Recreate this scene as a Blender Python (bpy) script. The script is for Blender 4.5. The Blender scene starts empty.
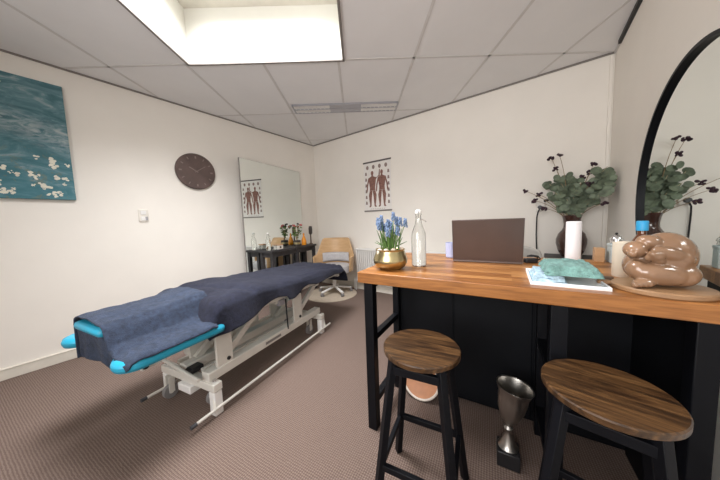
import bpy, bmesh, math, random
from mathutils import Vector as V, Matrix, Euler, noise
from math import sin, cos, pi, radians as R
random.seed(7)
SC = bpy.context.scene
COL = SC.collection
# ------------------------------------------------------------------ camera
F = 238.283
CAM = V((0, 0, 1.141))
RT = V((0.80509815, 0.59209029, -0.0352994)).normalized()
DN = V((0.01984347, -0.086366, -0.99606584))
FW = V((-0.59280958, 0.8012303, -0.08128223)).normalized()
DN = (DN - RT * DN.dot(RT)).normalized()
FW = RT.cross(DN).normalized()
cd = bpy.data.cameras.new('camera'); cam = bpy.data.objects.new('camera', cd); COL.objects.link(cam)
cd.sensor_fit = 'HORIZONTAL'; cd.sensor_width = 36; cd.lens = F / 720 * 36; cd.clip_start = .02
m = Matrix.Identity(4)
for i in range(3):
    m[i][0] = RT[i]; m[i][1] = -DN[i]; m[i][2] = -FW[i]; m[i][3] = CAM[i]
cam.matrix_world = m
SC.camera = cam
def _ray(x, y): return RT * ((x - 360) / F) + DN * ((y - 240) / F) + FW
def onz(x, y, z): a = _ray(x, y); return CAM + a * ((z - CAM.z) / a.z)
def onx(x, y, X): a = _ray(x, y); return CAM + a * (X / a.x)
def ony(x, y, Y): a = _ray(x, y); return CAM + a * (Y / a.y)

ZC = 2.541; LX = -3.32; RX = .535; BY = 3.15; FY = -1.5
# ------------------------------------------------------------------ materials
MATS = {}
class NT:
    def __init__(s, name):
        s.m = bpy.data.materials.new(name); s.m.use_nodes = True
        s.n = s.m.node_tree.nodes; s.l = s.m.node_tree.links
        s.b = s.n['Principled BSDF']; s.co = None
    def node(s, t, **k):
        o = s.n.new(t)
        for a, v in k.items(): setattr(o, a, v)
        return o
    def coord(s, scale=(1, 1, 1), rot=(0, 0, 0), loc=(0, 0, 0), kind='Object'):
        tc = s.node('ShaderNodeTexCoord'); mp = s.node('ShaderNodeMapping')
        mp.inputs['Scale'].default_value = scale; mp.inputs['Rotation'].default_value = rot; mp.inputs['Location'].default_value = loc
        s.l.new(tc.outputs[kind], mp.inputs['Vector']); return mp.outputs['Vector']
    def noise(s, vec, scale=5, detail=4, rough=.55, dist=0):
        o = s.node('ShaderNodeTexNoise'); o.inputs['Scale'].default_value = scale; o.inputs['Detail'].default_value = detail
        o.inputs['Roughness'].default_value = rough; o.inputs['Distortion'].default_value = dist
        s.l.new(vec, o.inputs['Vector']); return o.outputs['Fac']
    def ramp(s, fac, stops):
        o = s.node('ShaderNodeValToRGB'); e = o.color_ramp.elements
        while len(e) > 2: e.remove(e[-1])
        for i, (p, c) in enumerate(stops):
            el = e[i] if i < 2 else e.new(p)
            el.position = p; el.color = (*c, 1) if len(c) == 3 else c
        s.l.new(fac, o.inputs['Fac']); return o.outputs['Color']
    def mix(s, fac, a, b, mode='MIX'):
        o = s.node('ShaderNodeMix', data_type='RGBA', blend_type=mode)
        for sock, v in ((o.inputs[0], fac), (o.inputs[6], a), (o.inputs[7], b)):
            if hasattr(v, 'is_linked'): s.l.new(v, sock)
            elif isinstance(v, (int, float)): sock.default_value = v
            else: sock.default_value = (*v, 1)
        return o.outputs[2]
    def math(s, op, a, b=0.0, clamp=False):
        o = s.node('ShaderNodeMath', operation=op); o.use_clamp = clamp
        for i, v in enumerate((a, b)):
            if hasattr(v, 'is_linked'): s.l.new(v, o.inputs[i])
            else: o.inputs[i].default_value = v
        return o.outputs[0]
    def bump(s, h, st=.3, dist=.01):
        o = s.node('ShaderNodeBump'); o.inputs['Strength'].default_value = st; o.inputs['Distance'].default_value = dist
        s.l.new(h, o.inputs['Height']); s.l.new(o.outputs['Normal'], s.b.inputs['Normal'])
    def base(s, c): s.l.new(c, s.b.inputs['Base Color'])
def simple(name, c, rough=.5, metal=0, trans=0, var=.06, nscale=9, bump=0, ior=1.45, coat=0, sheen=0):
    t = NT(name); b = t.b
    b.inputs['Roughness'].default_value = rough; b.inputs['Metallic'].default_value = metal
    b.inputs['Transmission Weight'].default_value = trans; b.inputs['IOR'].default_value = ior
    b.inputs['Coat Weight'].default_value = coat; b.inputs['Sheen Weight'].default_value = sheen
    v = t.coord(); f = t.noise(v, nscale, 4)
    lo = tuple(max(0, x * (1 - var)) for x in c); hi = tuple(min(1, x * (1 + var)) for x in c)
    t.base(t.ramp(f, [(.3, lo), (.7, hi)]))
    if bump: t.bump(t.noise(v, nscale * 12, 3), bump, .004)
    MATS[name] = t.m; return t.m

wall_m = simple('wall_paint', (.84, .80, .74), .85, var=.02, nscale=2.5, bump=.08)
simple('ceiling_tile', (.80, .795, .80), .9, var=.02, nscale=3, bump=.1)
simple('grid_white', (.64, .625, .615), .7)
simple('trim_dark', (.22, .20, .185), .7)
simple('trim_black', (.012, .012, .014), .5)
simple('baseboard', (.72, .68, .60), .55)
simple('shaft_white', (.74, .73, .68), .7, var=.01)
simple('flange', (.66, .63, .56), .6)
simple('dark_steel', (.0035, .004, .006), .5, var=.2)
simple('anthracite', (.004, .0048, .0068), .6, var=.15)
simple('white_metal', (.68, .655, .60), .4, var=.04)
simple('white_plastic', (.82, .81, .79), .45, var=.02)
simple('black_plastic', (.015, .015, .017), .4)
simple('rubber', (.05, .05, .055), .7)
simple('grey_wheel', (.22, .21, .21), .6)
simple('blue_vinyl', (.02, .33, .50), .38, var=.05)
simple('black_wood', (.035, .032, .034), .55, var=.3, nscale=14)
simple('clear_glass', (.985, .995, .99), .02, trans=1, var=0, ior=1.45)
simple('chrome', (.75, .75, .76), .15, metal=1, var=.02)
simple('silver', (.46, .44, .41), .33, metal=1, var=.05)
simple('brass', (.50, .42, .23), .28, metal=1, var=.1)
simple('leaf_green', (.10, .19, .045), .5, var=.35, nscale=25)
simple('eucalyptus', (.135, .17, .115), .6, var=.5, nscale=16)
simple('dark_berry', (.035, .012, .022), .6, var=.3)
simple('stem_brown', (.28, .20, .11), .7)
simple('stem_pale', (.42, .36, .22), .7)
simple('blue_flower', (.16, .235, .38), .6, var=.3, nscale=60)
simple('bulb', (.72, .60, .48), .6)
simple('vase_glaze', (.055, .026, .02), .12, var=.3, coat=.6)
simple('candle_white', (.85, .83, .85), .5, var=.02)
simple('candle_beige', (.62, .54, .43), .45, var=.05)
simple('ceramic_skin', (.265, .152, .088), .24, var=.2, nscale=10, coat=.5)
simple('amber_glass', (.12, .035, .01), .08, var=.2, coat=.5)
simple('cap_blue', (.03, .33, .62), .4)
simple('navy', (.015, .025, .06), .3)
simple('teal_box', (.48, .54, .54), .5)
simple('paper_white', (.86, .88, .89), .6, var=.02)
simple('laptop_shell', (.115, .085, .076), .42, metal=.55, var=.05)
simple('cup_lilac', (.50, .54, .78), .45)
simple('chair_fabric', (.50, .49, .50), .9, var=.08, nscale=40, bump=.2)
simple('office_grey', (.42, .40, .37), .8, bump=.2)
simple('mat_beige', (.50, .42, .33), .9, var=.08, nscale=30, bump=.3)
simple('radiator', (.80, .79, .77), .4, var=.02)
simple('socket_white', (.74, .70, .64), .4)
simple('orange_glass', (.85, .32, .03), .25, var=.1)
simple('cork', (.45, .33, .2), .8)
simple('dish_terracotta', (.55, .26, .14), .55, var=.2)
simple('dish_rim', (.78, .70, .62), .4)
simple('clock_brown', (.105, .07, .062), .55, var=.25, nscale=7)
simple('clock_mark', (.24, .185, .165), .6)
simple('poster_paper', (.80, .77, .74), .6, var=.02)
simple('print_red', (.24, .12, .095), .7, var=.4, nscale=40)
simple('print_dark', (.27, .20, .18), .7)
simple('poster_rail', (.10, .085, .08), .5)
simple('canvas_edge', (.10, .22, .25), .8)
simple('pot_black', (.05, .04, .035), .5)
simple('rose_red', (.45, .10, .10), .7, var=.4, nscale=30)
simple('louvre', (.78, .78, .80), .25, metal=.6, var=.02)
simple('fixture_grey', (.42, .42, .46), .3, metal=.5)

for k_ in ('dark_steel', 'anthracite'): MATS[k_].node_tree.nodes['Principled BSDF'].inputs['Specular IOR Level'].default_value = .2
def mirror_mat():
    t = NT('mirror_glass'); t.b.inputs['Metallic'].default_value = 1; t.b.inputs['Roughness'].default_value = .01
    f = t.noise(t.coord(), 3); t.base(t.ramp(f, [(.3, (.80, .84, .82)), (.7, (.82, .86, .84))])); MATS['mirror'] = t.m
mirror_mat()
def carpet():
    t = NT('carpet_loop'); v = t.coord(rot=(0, 0, R(37)))
    sx = t.node('ShaderNodeSeparateXYZ'); t.l.new(v, sx.inputs[0])
    k = 2 * pi / .0155
    wob = t.noise(v, 9, 3); wob2 = t.noise(v, 60, 2)
    ph = t.math('ADD', t.math('MULTIPLY', wob, 2.2), t.math('MULTIPLY', wob2, 2.4))
    a = t.math('SINE', t.math('ADD', t.math('MULTIPLY', sx.outputs[0], k), ph)); b = t.math('SINE', t.math('SUBTRACT', t.math('MULTIPLY', sx.outputs[1], k), ph))
    p = t.math('MULTIPLY', a, b); p = t.math('ADD', t.math('MULTIPLY', p, .5), .5)
    n = t.noise(v, 190, 2); n2 = t.noise(v, 1.6, 3)
    h = t.math('ADD', t.math('MULTIPLY', p, .6), t.math('MULTIPLY', n, .5))
    c = t.ramp(h, [(.25, (.09, .054, .042)), (.55, (.152, .103, .083)), (.85, (.255, .196, .166))])
    c = t.mix(t.math('MULTIPLY', n2, .25), c, (.13, .09, .072)); t.base(c)
    t.b.inputs['Roughness'].default_value = .95; t.bump(h, .5, .006); MATS['carpet'] = t.m
carpet()
def wood_block():
    t = NT('butcher_block'); v = t.coord()
    br = t.node('ShaderNodeTexBrick'); br.offset = .37; br.squash = 1
    br.inputs['Scale'].default_value = 1; br.inputs['Brick Width'].default_value = .42; br.inputs['Row Height'].default_value = .042
    br.inputs['Mortar Size'].default_value = .0006; br.inputs['Mortar Smooth'].default_value = .3
    br.inputs['Color1'].default_value = (0, 0, 0, 1); br.inputs['Color2'].default_value = (1, 1, 1, 1); br.inputs['Mortar'].default_value = (.2, .2, .2, 1)
    t.l.new(v, br.inputs['Vector'])
    v2 = t.coord(scale=(3, 45, 45)); g = t.noise(v2, 2.2, 6, .6, .6)
    tone = t.ramp(br.outputs['Color'], [(0, (.25, .092, .022)), (.3, (.40, .17, .048)), (.65, (.52, .25, .085)), (1, (.33, .13, .034))])
    grain = t.ramp(g, [(.32, (.45, .38, .32)), (.6, (1.05, 1.03, 1))])
    t.base(t.mix(.75, tone, grain, 'MULTIPLY')); t.b.inputs['Roughness'].default_value = .33
    t.bump(g, .05, .002); MATS['butcher'] = t.m
wood_block()
def stool_wood():
    t = NT('rustic_wood'); v = t.coord(scale=(3.0, 38, 20), rot=(0, 0, R(8))); g = t.noise(v, 1.3, 7, .62, 1.2)
    v2 = t.coord(scale=(2, 6, 4)); g2 = t.noise(v2, 2.5, 3)
    c = t.ramp(g, [(.28, (.013, .0065, .003)), (.46, (.05, .024, .009)), (.6, (.115, .057, .021)), (.78, (.22, .122, .048))])
    c2 = t.ramp(g2, [(.3, (.35, .3, .28)), (.6, (1, 1, 1))])
    t.base(t.mix(.85, c, c2, 'MULTIPLY')); t.b.inputs['Roughness'].default_value = .38; t.bump(g, .15, .002); MATS['rustic'] = t.m
stool_wood()
def plywood(name, c1, c2):
    t = NT(name); v = t.coord(scale=(4, 4, 22)); g = t.noise(v, 2, 5, .6, .5)
    t.base(t.ramp(g, [(.3, c1), (.7, c2)])); t.b.inputs['Roughness'].default_value = .4; MATS[name] = t.m
plywood('oak_ply', (.55, .34, .17), (.66, .44, .24))
plywood('board_wood', (.26, .145, .07), (.36, .21, .11))
plywood('light_wood', (.42, .24, .12), (.52, .31, .16))
plywood('dark_wood', (.05, .028, .016), (.11, .06, .03))
def towel(name, a, b, sheen=.4):
    t = NT(name); v = t.coord(); n = t.noise(v, 260, 2); n2 = t.noise(v, 6, 4)
    n3 = t.noise(v, 38, 5, .7)
    c = t.ramp(n2, [(.3, a), (.7, b)]); c = t.mix(t.math('MULTIPLY', n, .35), c, tuple(x * 1.6 for x in b))
    c = t.mix(1, c, t.ramp(n3, [(.32, (.55, .55, .55)), (.68, (1.25, 1.25, 1.25))]), 'MULTIPLY'); t.base(c)
    t.b.inputs['Roughness'].default_value = .95; t.b.inputs['Sheen Weight'].default_value = sheen; t.b.inputs['Sheen Roughness'].default_value = .5
    t.bump(t.math('ADD', n, t.math('MULTIPLY', n3, 1.5)), .7, .008); MATS[name] = t.m
towel('towel_navy', (.0075, .0088, .022), (.0125, .015, .034), .02)
towel('towel_blue', (.018, .028, .055), (.030, .044, .080), .05)
towel('cloth_teal', (.12, .255, .23), (.18, .34, .31), .1)
towel('cloth_pale', (.38, .56, .68), (.48, .65, .76), .1)
def painting():
    t = NT('painted_canvas'); v = t.coord()
    g1 = t.noise(t.coord(scale=(1, 1.2, 3.2), rot=(R(14), 0, 0)), 3.2, 8, .65, 1.2)
    g2 = t.noise(v, 2.0, 4, .5)
    c = t.ramp(g1, [(.28, (.022, .085, .105)), (.46, (.055, .155, .185)), (.57, (.12, .235, .265)), (.68, (.36, .41, .43))])
    g3 = t.noise(v, 13, 5, .6, .8)
    sx = t.node('ShaderNodeSeparateXYZ'); t.l.new(v, sx.inputs[0])
    dd = t.math('ADD', t.math('SUBTRACT', sx.outputs[2], .08), t.math('MULTIPLY', t.math('SUBTRACT', sx.outputs[1], .2), .45))
    band = t.math('SUBTRACT', 1, t.math('DIVIDE', t.math('ABSOLUTE', dd), .15), True)
    g4 = t.noise(t.coord(scale=(1, 1.4, 3), rot=(R(-22), 0, 0)), 7, 7, .7, 1.5)
    wh = t.math('MULTIPLY', t.math('MULTIPLY', t.math('SUBTRACT', g4, .42), 5, True), band)
    c = t.mix(t.math('MULTIPLY', wh, .75), c, (.46, .50, .52))
    low = t.math('MULTIPLY', t.math('SUBTRACT', .10, sx.outputs[2]), 2.5, True)
    c = t.mix(t.math('MULTIPLY', low, .5), c, (.03, .175, .225))
    gm = t.math('GREATER_THAN', g3, .60); c = t.mix(t.math('MULTIPLY', t.math('MULTIPLY', gm, low), .45), c, (.16, .17, .10))
    t.base(c); t.b.inputs['Roughness'].default_value = .6; t.bump(g3, .2, .004); MATS['painting'] = t.m
painting()
simple('blossom', (.72, .70, .60), .7, var=.12, nscale=30)
def label_mat():
    simple('amber_label', (.55, .40, .25), .6, var=.25, nscale=60)
label_mat()

# ------------------------------------------------------------------ mesh builder
class B:
    def __init__(s): s.bm = bmesh.new(); s.mi = 0
    def _fin(s, verts, M=None):
        if M is not None: bmesh.ops.transform(s.bm, matrix=M, verts=verts)
        for f in {f for v in verts for f in v.link_faces}: f.material_index = s.mi
        return verts
    def box(s, lo, hi, M=None):
        c = [(lo[i] + hi[i]) / 2 for i in range(3)]; d = [abs(hi[i] - lo[i]) for i in range(3)]
        r = bmesh.ops.create_cube(s.bm, size=1, matrix=Matrix.Translation(c) @ Matrix.Diagonal((*d, 1)))
        return s._fin(r['verts'], M)
    def bar(s, p, q, w, h=None, up=(0, 0, 1)):
        p = V(p); q = V(q); d = q - p; h = h or w; y = d.normalized(); u = V(up)
        if abs(y.dot(u)) > .98: u = V((1, 0, 0))
        x = y.cross(u).normalized(); z = x.cross(y)
        M = Matrix.Identity(4)
        for i in range(3): M[i][0] = x[i]; M[i][1] = y[i]; M[i][2] = z[i]; M[i][3] = (p[i] + q[i]) / 2
        r = bmesh.ops.create_cube(s.bm, size=1, matrix=M @ Matrix.Diagonal((w, d.length, h, 1)))
        return s._fin(r['verts'])
    def lathe(s, prof, c=(0, 0, 0), seg=32, M=None, cap=True):
        rings = []; vs = []
        for r, z in prof:
            if r < 1e-6: ring = [s.bm.verts.new((c[0], c[1], c[2] + z))]
            else: ring = [s.bm.verts.new((c[0] + r * cos(2 * pi * i / seg), c[1] + r * sin(2 * pi * i / seg), c[2] + z)) for i in range(seg)]
            rings.append(ring); vs += ring
        for a, b in zip(rings, rings[1:]):
            for i in range(seg):
                j = (i + 1) % seg
                if len(a) == 1 and len(b) == 1: break
                if len(a) == 1: fv = (a[0], b[j], b[i])
                elif len(b) == 1: fv = (a[i], a[j], b[0])
                else: fv = (a[i], a[j], b[j], b[i])
                s.bm.faces.new(fv)
        if cap:
            if len(rings[0]) > 1: s.bm.faces.new(rings[0][::-1])
            if len(rings[-1]) > 1: s.bm.faces.new(rings[-1])
        return s._fin(vs, M)
    def cyl(s, p, q, r0, r1=None, seg=16):
        return s.tube([p, q], [r0, r0 if r1 is None else r1], seg)
    def tube(s, pts, rad, seg=8, closed=False):
        pts = [V(p) for p in pts]; n = len(pts)
        if not hasattr(rad, '__len__'): rad = [rad] * n
        rings = []; vs = []; u = None
        for i, p in enumerate(pts):
            if closed: t = (pts[(i + 1) % n] - pts[i - 1]).normalized()
            else: t = (pts[min(i + 1, n - 1)] - pts[max(i - 1, 0)]).normalized()
            if u is None: u = t.orthogonal().normalized()
            else:
                u = u - t * u.dot(t); u = u.normalized() if u.length > 1e-6 else t.orthogonal().normalized()
            w = t.cross(u)
            ring = [s.bm.verts.new(p + (u * cos(2 * pi * k / seg) + w * sin(2 * pi * k / seg)) * rad[i]) for k in range(seg)]
            rings.append(ring); vs += ring
        pr = list(zip(rings, rings[1:]))
        if closed: pr.append((rings[-1], rings[0]))
        for a, b in pr:
            for k in range(seg):
                j = (k + 1) % seg; s.bm.faces.new((a[k], a[j], b[j], b[k]))
        if not closed:
            s.bm.faces.new(rings[0][::-1]); s.bm.faces.new(rings[-1])
        return s._fin(vs)
    def ell(s, c, r, rot=(0, 0, 0), u=20, v=12):
        if not hasattr(r, '__len__'): r = (r, r, r)
        M = Matrix.Translation(c) @ Euler(rot).to_matrix().to_4x4() @ Matrix.Diagonal((*r, 1))
        o = bmesh.ops.create_uvsphere(s.bm, u_segments=u, v_segments=v, radius=1, matrix=M); return s._fin(o['verts'])
    def disc(s, c, r, rot=(0, 0, 0), seg=10, bend=0.0):
        """a thin leaf disc"""
        M = Matrix.Translation(c) @ Euler(rot).to_matrix().to_4x4()
        ce = s.bm.verts.new((0, 0, -bend * r)); ring = [s.bm.verts.new((r * 1.1 * cos(2 * pi * i / seg), r * .9 * sin(2 * pi * i / seg), bend * r * cos(4 * pi * i / seg) * .3)) for i in range(seg)]
        for i in range(seg): s.bm.faces.new((ce, ring[i], ring[(i + 1) % seg]))
        return s._fin([ce] + ring, M)
    def poly(s, pts, th=0, d=(0, 0, 1)):
        vs = [s.bm.verts.new(p) for p in pts]; f = s.bm.faces.new(vs)
        if th:
            r = bmesh.ops.extrude_face_region(s.bm, geom=[f]); nv = [g for g in r['geom'] if isinstance(g, bmesh.types.BMVert)]
            bmesh.ops.translate(s.bm, vec=V(d) * th, verts=nv); vs += nv
        return s._fin(vs)
    def grid(s, fn, nu, nv):
        g = [[s.bm.verts.new(fn(i / nu, j / nv)) for j in range(nv + 1)] for i in range(nu + 1)]
        for i in range(nu):
            for j in range(nv): s.bm.faces.new((g[i][j], g[i + 1][j], g[i + 1][j + 1], g[i][j + 1]))
        return s._fin([v for r in g for v in r])
    def build(s, name, mat, parent=None, bevel=0, smooth=True, solid=0, subd=0, loc=None, rotz=0, ang=38, keepn=False, edit=None):
        if not keepn: bmesh.ops.recalc_face_normals(s.bm, faces=s.bm.faces)
        me = bpy.data.meshes.new(name); 
        if loc is not None:
            Mi = (Matrix.Translation(loc) @ Matrix.Rotation(rotz, 4, 'Z')).inverted(); bmesh.ops.transform(s.bm, matrix=Mi, verts=s.bm.verts)
        s.bm.to_mesh(me); s.bm.free()
        for mm in (mat if isinstance(mat, (list, tuple)) else [mat]): me.materials.append(MATS[mm])
        if smooth:
            me.polygons.foreach_set('use_smooth', [True] * len(me.polygons)); me.set_sharp_from_angle(angle=R(ang))
        o = bpy.data.objects.new(name, me); COL.objects.link(o)
        if loc is not None: o.location = loc; o.rotation_euler.z = rotz
        if parent: o.parent = parent
        if solid:
            md = o.modifiers.new('solid', 'SOLIDIFY'); md.thickness = solid; md.offset = 0
        if subd:
            md = o.modifiers.new('sub', 'SUBSURF'); md.levels = md.render_levels = subd
        if bevel:
            md = o.modifiers.new('bevel', 'BEVEL'); md.width = bevel; md.segments = 2; md.limit_method = 'ANGLE'; md.angle_limit = R(40)
        return o
def tag(o, label, cat, group=None):
    o['label'] = label; o['category'] = cat
    if group: o['group'] = group
    return o
def thing(name, label, cat, loc=(0, 0, 0), rotz=0, group=None):
    o = bpy.data.objects.new(name, None); COL.objects.link(o); o.empty_display_size = .05
    o.location = loc; o.rotation_euler.z = rotz; return tag(o, label, cat, group)
def struct(name, b, mat, parent=None, **k):
    o = b.build(name, mat, parent, **k)
    if not parent: o['kind'] = 'structure'
    return o
def copy_tree(o, parent=None):
    c = o.copy(); COL.objects.link(c)
    if parent: c.parent = parent
    for ch in list(o.children): copy_tree(ch, c)
    return c

# ------------------------------------------------------------------ the setting
b = B(); b.box((LX - .1, FY - .1, -.08), (RX + .1, BY + .1, 0)); struct('floor', b, 'carpet')
b = B(); b.box((LX - .1, FY - .1, 0), (LX, BY + .1, 3.2)); struct('wall_left', b, 'wall_paint')
b = B(); b.box((LX, BY, 0), (RX, BY + .1, 3.2)); struct('wall_back', b, 'wall_paint')
b = B(); b.box((RX, FY - .1, 0), (RX + .1, BY + .1, 3.2)); struct('wall_right', b, 'wall_paint')
# front wall behind the camera, with a wide window opening added for fill light
WX0, WX1, WZ0, WZ1 = -1.3, .4, .9, 2.3
b = B()
b.box((LX, FY - .1, 0), (WX0, FY, 3.2)); b.box((WX1, FY - .1, 0), (RX, FY, 3.2))
b.box((WX0, FY - .1, 0), (WX1, FY, WZ0)); b.box((WX0, FY - .1, WZ1), (WX1, FY, 3.2)); struct('wall_front', b, 'wall_paint')
b = B(); w = .05
for x in (WX0, (WX0 + WX1) / 2 - w / 2, WX1 - w): b.box((x, FY - .08, WZ0), (x + w, FY - .02, WZ1))
for z in (WZ0, WZ1 - w): b.box((WX0, FY - .08, z), (WX1, FY - .02, z + w))
wf = struct('added_window', b, 'white_plastic')  # unseen window frame, added around the fill light
# ceiling in its own rotated tile frame
GR = -.645317
G = V((sin(GR), cos(GR), 0)); GC = V((cos(GR), -sin(GR), 0))
def gp(c, g, z): p = GC * c + G * g; return (p.x, p.y, z)
def clip(bm):
    for co, no in (((LX, 0, 0), (-1, 0, 0)), ((RX, 0, 0), (1, 0, 0)), ((0, BY, 0), (0, 1, 0)), ((0, FY, 0), (0, -1, 0))):
        bmesh.ops.bisect_plane(bm, geom=bm.verts[:] + bm.edges[:] + bm.faces[:], plane_co=co, plane_no=no, clear_outer=True)
C0, C1, G0, G1 = -1.41, -.07, .86, 2.195
b = B(); cs = [-8, C0, C1, 8]; gs = [-8, G0, G1, 8]
for i in range(3):
    for j in range(3):
        if i == 1 and j == 1: continue
        b.poly([gp(cs[i], gs[j], ZC), gp(cs[i + 1], gs[j], ZC), gp(cs[i + 1], gs[j + 1], ZC), gp(cs[i], gs[j + 1], ZC)])
bmesh.ops.remove_doubles(b.bm, verts=b.bm.verts, dist=1e-4); clip(b.bm)
ceil = struct('ceiling', b, 'ceiling_tile', smooth=False)
b = B(); hw = .011
def strip(c0, c1, g0, g1):
    b.poly([gp(c0, g0, ZC - .003), gp(c1, g0, ZC - .003), gp(c1, g1, ZC - .003), gp(c0, g1, ZC - .003)], .0025)
for k in range(-6, 8):
    c = -.115 + .66 * k
    if C0 - .03 < c < C1:
        strip(c - hw, c + hw, -4, G0); strip(c - hw, c + hw, G1, 6)
    else: strip(c - hw, c + hw, -4, 6)
for g in (-1.64, -.32, .86, 2.195, 3.185, 4.2):
    if g in (.86, 2.195): strip(-6, C0, g - hw, g + hw); strip(C1, 6, g - hw, g + hw)
    else: strip(-6, 6, g - hw, g + hw)
clip(b.bm)
struct('ceiling_grid', b, 'grid_white', ceil, smooth=False)  # bars toned darker than the tiles to stand for shadow lines
# dark strips in place of the shadow gap under the ceiling, then wall trim
for n, lo, hi in (('shadow_gap_1', (LX, FY, ZC - .013), (LX + .014, BY, ZC - .001)), ('shadow_gap_2', (LX + .014, BY - .014, ZC - .014), (RX - .001, BY, ZC - .001))):
    b = B(); b.box(lo, hi); struct(n, b, 'trim_dark')
b = B(); b.box((RX - .02, FY, ZC - .03), (RX, 2.97, ZC - .001)); struct('trim_3', b, 'trim_black')
b = B(); b.box((RX - .012, 2.97, ZC - .02), (RX, BY - .023, ZC - .001)); struct('trim_4', b, 'grid_white')
b = B(); b.box((LX, FY, 0), (LX + .018, BY, .082)); b.box((LX, FY, .078), (LX + .021, BY, .09)); struct('baseboard_left', b, 'baseboard', bevel=.004)
b = B(); b.box((LX + .021, BY - .018, 0), (RX, BY, .10)); struct('baseboard_back', b, 'baseboard', bevel=.004)
# roof window: shaft, inner flange, opal pane
ZT = 2.99; th = .02
b = B()
for c0, c1, g0, g1 in ((C0 - th, C0, G0 - th, G1 + th), (C1, C1 + th, G0 - th, G1 + th), (C0, C1, G0 - th, G0), (C0, C1, G1, G1 + th)):
    b.poly([gp(c0, g0, ZC + .002), gp(c1, g0, ZC + .002), gp(c1, g1, ZC + .002), gp(c0, g1, ZC + .002)], ZT + .03 - ZC)
sky = struct('window_1', b, 'shaft_white', smooth=False)
b = B(); e = .009
for c0, c1, g0, g1 in ((C0 - e, C0 + e, G0, G1), (C1 - e, C1 + e, G0, G1), (C0 - e, C1 + e, G0 - e, G0 + e), (C0 - e, C1 + e, G1 - e, G1 + e)):
    b.poly([gp(c0, g0, ZC - .012), gp(c1, g0, ZC - .012), gp(c1, g1, ZC - .012), gp(c0, g1, ZC - .012)], .011)
struct('shaft_edge', b, 'trim_dark', sky, smooth=False)
b = B(); k = .16
for c0, c1, g0, g1 in ((C0, C0 + k, G0, G1), (C1 - k, C1, G0, G1), (C0 + k, C1 - k, G0, G0 + k), (C0 + k, C1 - k, G1 - k, G1)):
    b.poly([gp(c0, g0, ZT), gp(c1, g0, ZT), gp(c1, g1, ZT), gp(c0, g1, ZT)], .03)
struct('window_frame', b, 'flange', sky, smooth=False)
b = B(); b.poly([gp(C0 + k, G0 + k, ZT + .012), gp(C1 - k, G0 + k, ZT + .012), gp(C1 - k, G1 - k, ZT + .012), gp(C0 + k, G1 - k, ZT + .012)], .006)
struct('pane', b, 'white_plastic', sky, smooth=False)

# ------------------------------------------------------------------ ceiling light fixture
t = thing('ceiling_light', 'long recessed louvre ceiling light, switched off, with a grey middle section', 'ceiling light', gp(-.095, 3.06, ZC - .02), -GR)
L2, W2 = .635, .105
b = B()
for lo, hi in (((-L2, -W2, -.0), (L2, -W2 + .012, .019)), ((-L2, W2 - .012, 0), (L2, W2, .019)), ((-L2, -W2, 0), (-L2 + .012, W2, .019)), ((L2 - .012, -W2, 0), (L2, W2, .019)), ((-L2, -.006, -.001), (L2, .006, .019))): b.box(lo, hi)
b.build('housing', 'fixture_grey', t)
for s in (-1, 1):
    b = B()
    for i in range(9):
        x = s * (L2 - .03 - i * .05)
        b.box((x - .004, -W2 + .012, .0), (x + .004, W2 - .012, .0185))
    b.build('louvre', 'white_plastic', t)
for x0, x1 in ((-L2 + .012, -.19), (.19, L2 - .012)):
    b = B(); b.box((x0, -W2 + .012, .008), (x1, W2 - .012, .0194)); b.build('reflector', 'white_plastic', t)
for y0_, y1_ in ((-W2 + .014, -.008), (.008, W2 - .014)):
    b = B(); b.box((-.19, y0_, .002), (.19, y1_, .018)); b.build('gear_cover', 'fixture_grey', t, bevel=.003)

# ------------------------------------------------------------------ left wall
# painting
y1 = .235; y0 = -.55; z0, z1 = 1.41, 2.37
t = thing('canvas_picture', 'teal abstract canvas painting with white blossoms on the left wall', 'painting', (LX + .0172, (y0 + y1) / 2, (z0 + z1) / 2))
b = B(); b.box((-.017, -(y1 - y0) / 2, -.48), (.016, (y1 - y0) / 2, .48)); b.build('canvas', 'painting', t, bevel=.004)
b = B(); rr = random.Random(3)
for i in range(80):
    yy = rr.uniform(-.36, .38); zz = -.46 + abs(rr.gauss(0, .19)) if i < 66 else rr.uniform(.0, .42)
    if zz > .45: continue
    if i >= 66: yy = rr.uniform(-.2, .1)
    r0 = rr.uniform(.008, .020)
    for k in range(rr.randint(3, 6)):
        a = rr.uniform(0, 2 * pi); q = r0 * rr.uniform(.3, 1.1)
        c = V((.0165, max(-.37, min(.375, yy + q * cos(a))), max(-.46, min(.46, zz + q * sin(a)))))
        n = 7; rad = r0 * rr.uniform(.4, .75)
        b.poly([c + V((0, rad * cos(2 * pi * j / n), rad * rr.uniform(.6, 1.1) * sin(2 * pi * j / n))) for j in range(n)], rr.uniform(.0008, .004), (1, 0, 0))
b.build('blossoms', 'blossom', t, smooth=False)
# clock
t = thing('wall_clock', 'round dark brown wall clock with faint hour marks and hands', 'clock', (LX + .001, 1.20, 1.797))
MX = Matrix.Rotation(R(90), 4, 'Y')
b = B(); b.lathe([(0, 0), (.205, 0), (.21, .006), (.21, .026), (.203, .032), (0, .032)], seg=56, M=MX); b.build('case', 'clock_brown', t)
for i in range(12):
    a = i * pi / 6; d = V((0, sin(a), cos(a))); b = B()
    b.bar(V((.0325, 0, 0)) + d * .150, V((.0325, 0, 0)) + d * .178, .010 if i % 3 else .016, .002, (1, 0, 0))
    b.build('hour_mark', 'clock_mark', t)
for a, l, wd in ((R(300), .085, .010), (R(55), .12, .007)):
    b = B(); d = V((0, sin(a), cos(a))); b.bar(V((.035, 0, 0)) - d * .02, V((.035, 0, 0)) + d * l, wd, .003, (1, 0, 0)); b.build('clock_hand', 'clock_mark', t)
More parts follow.
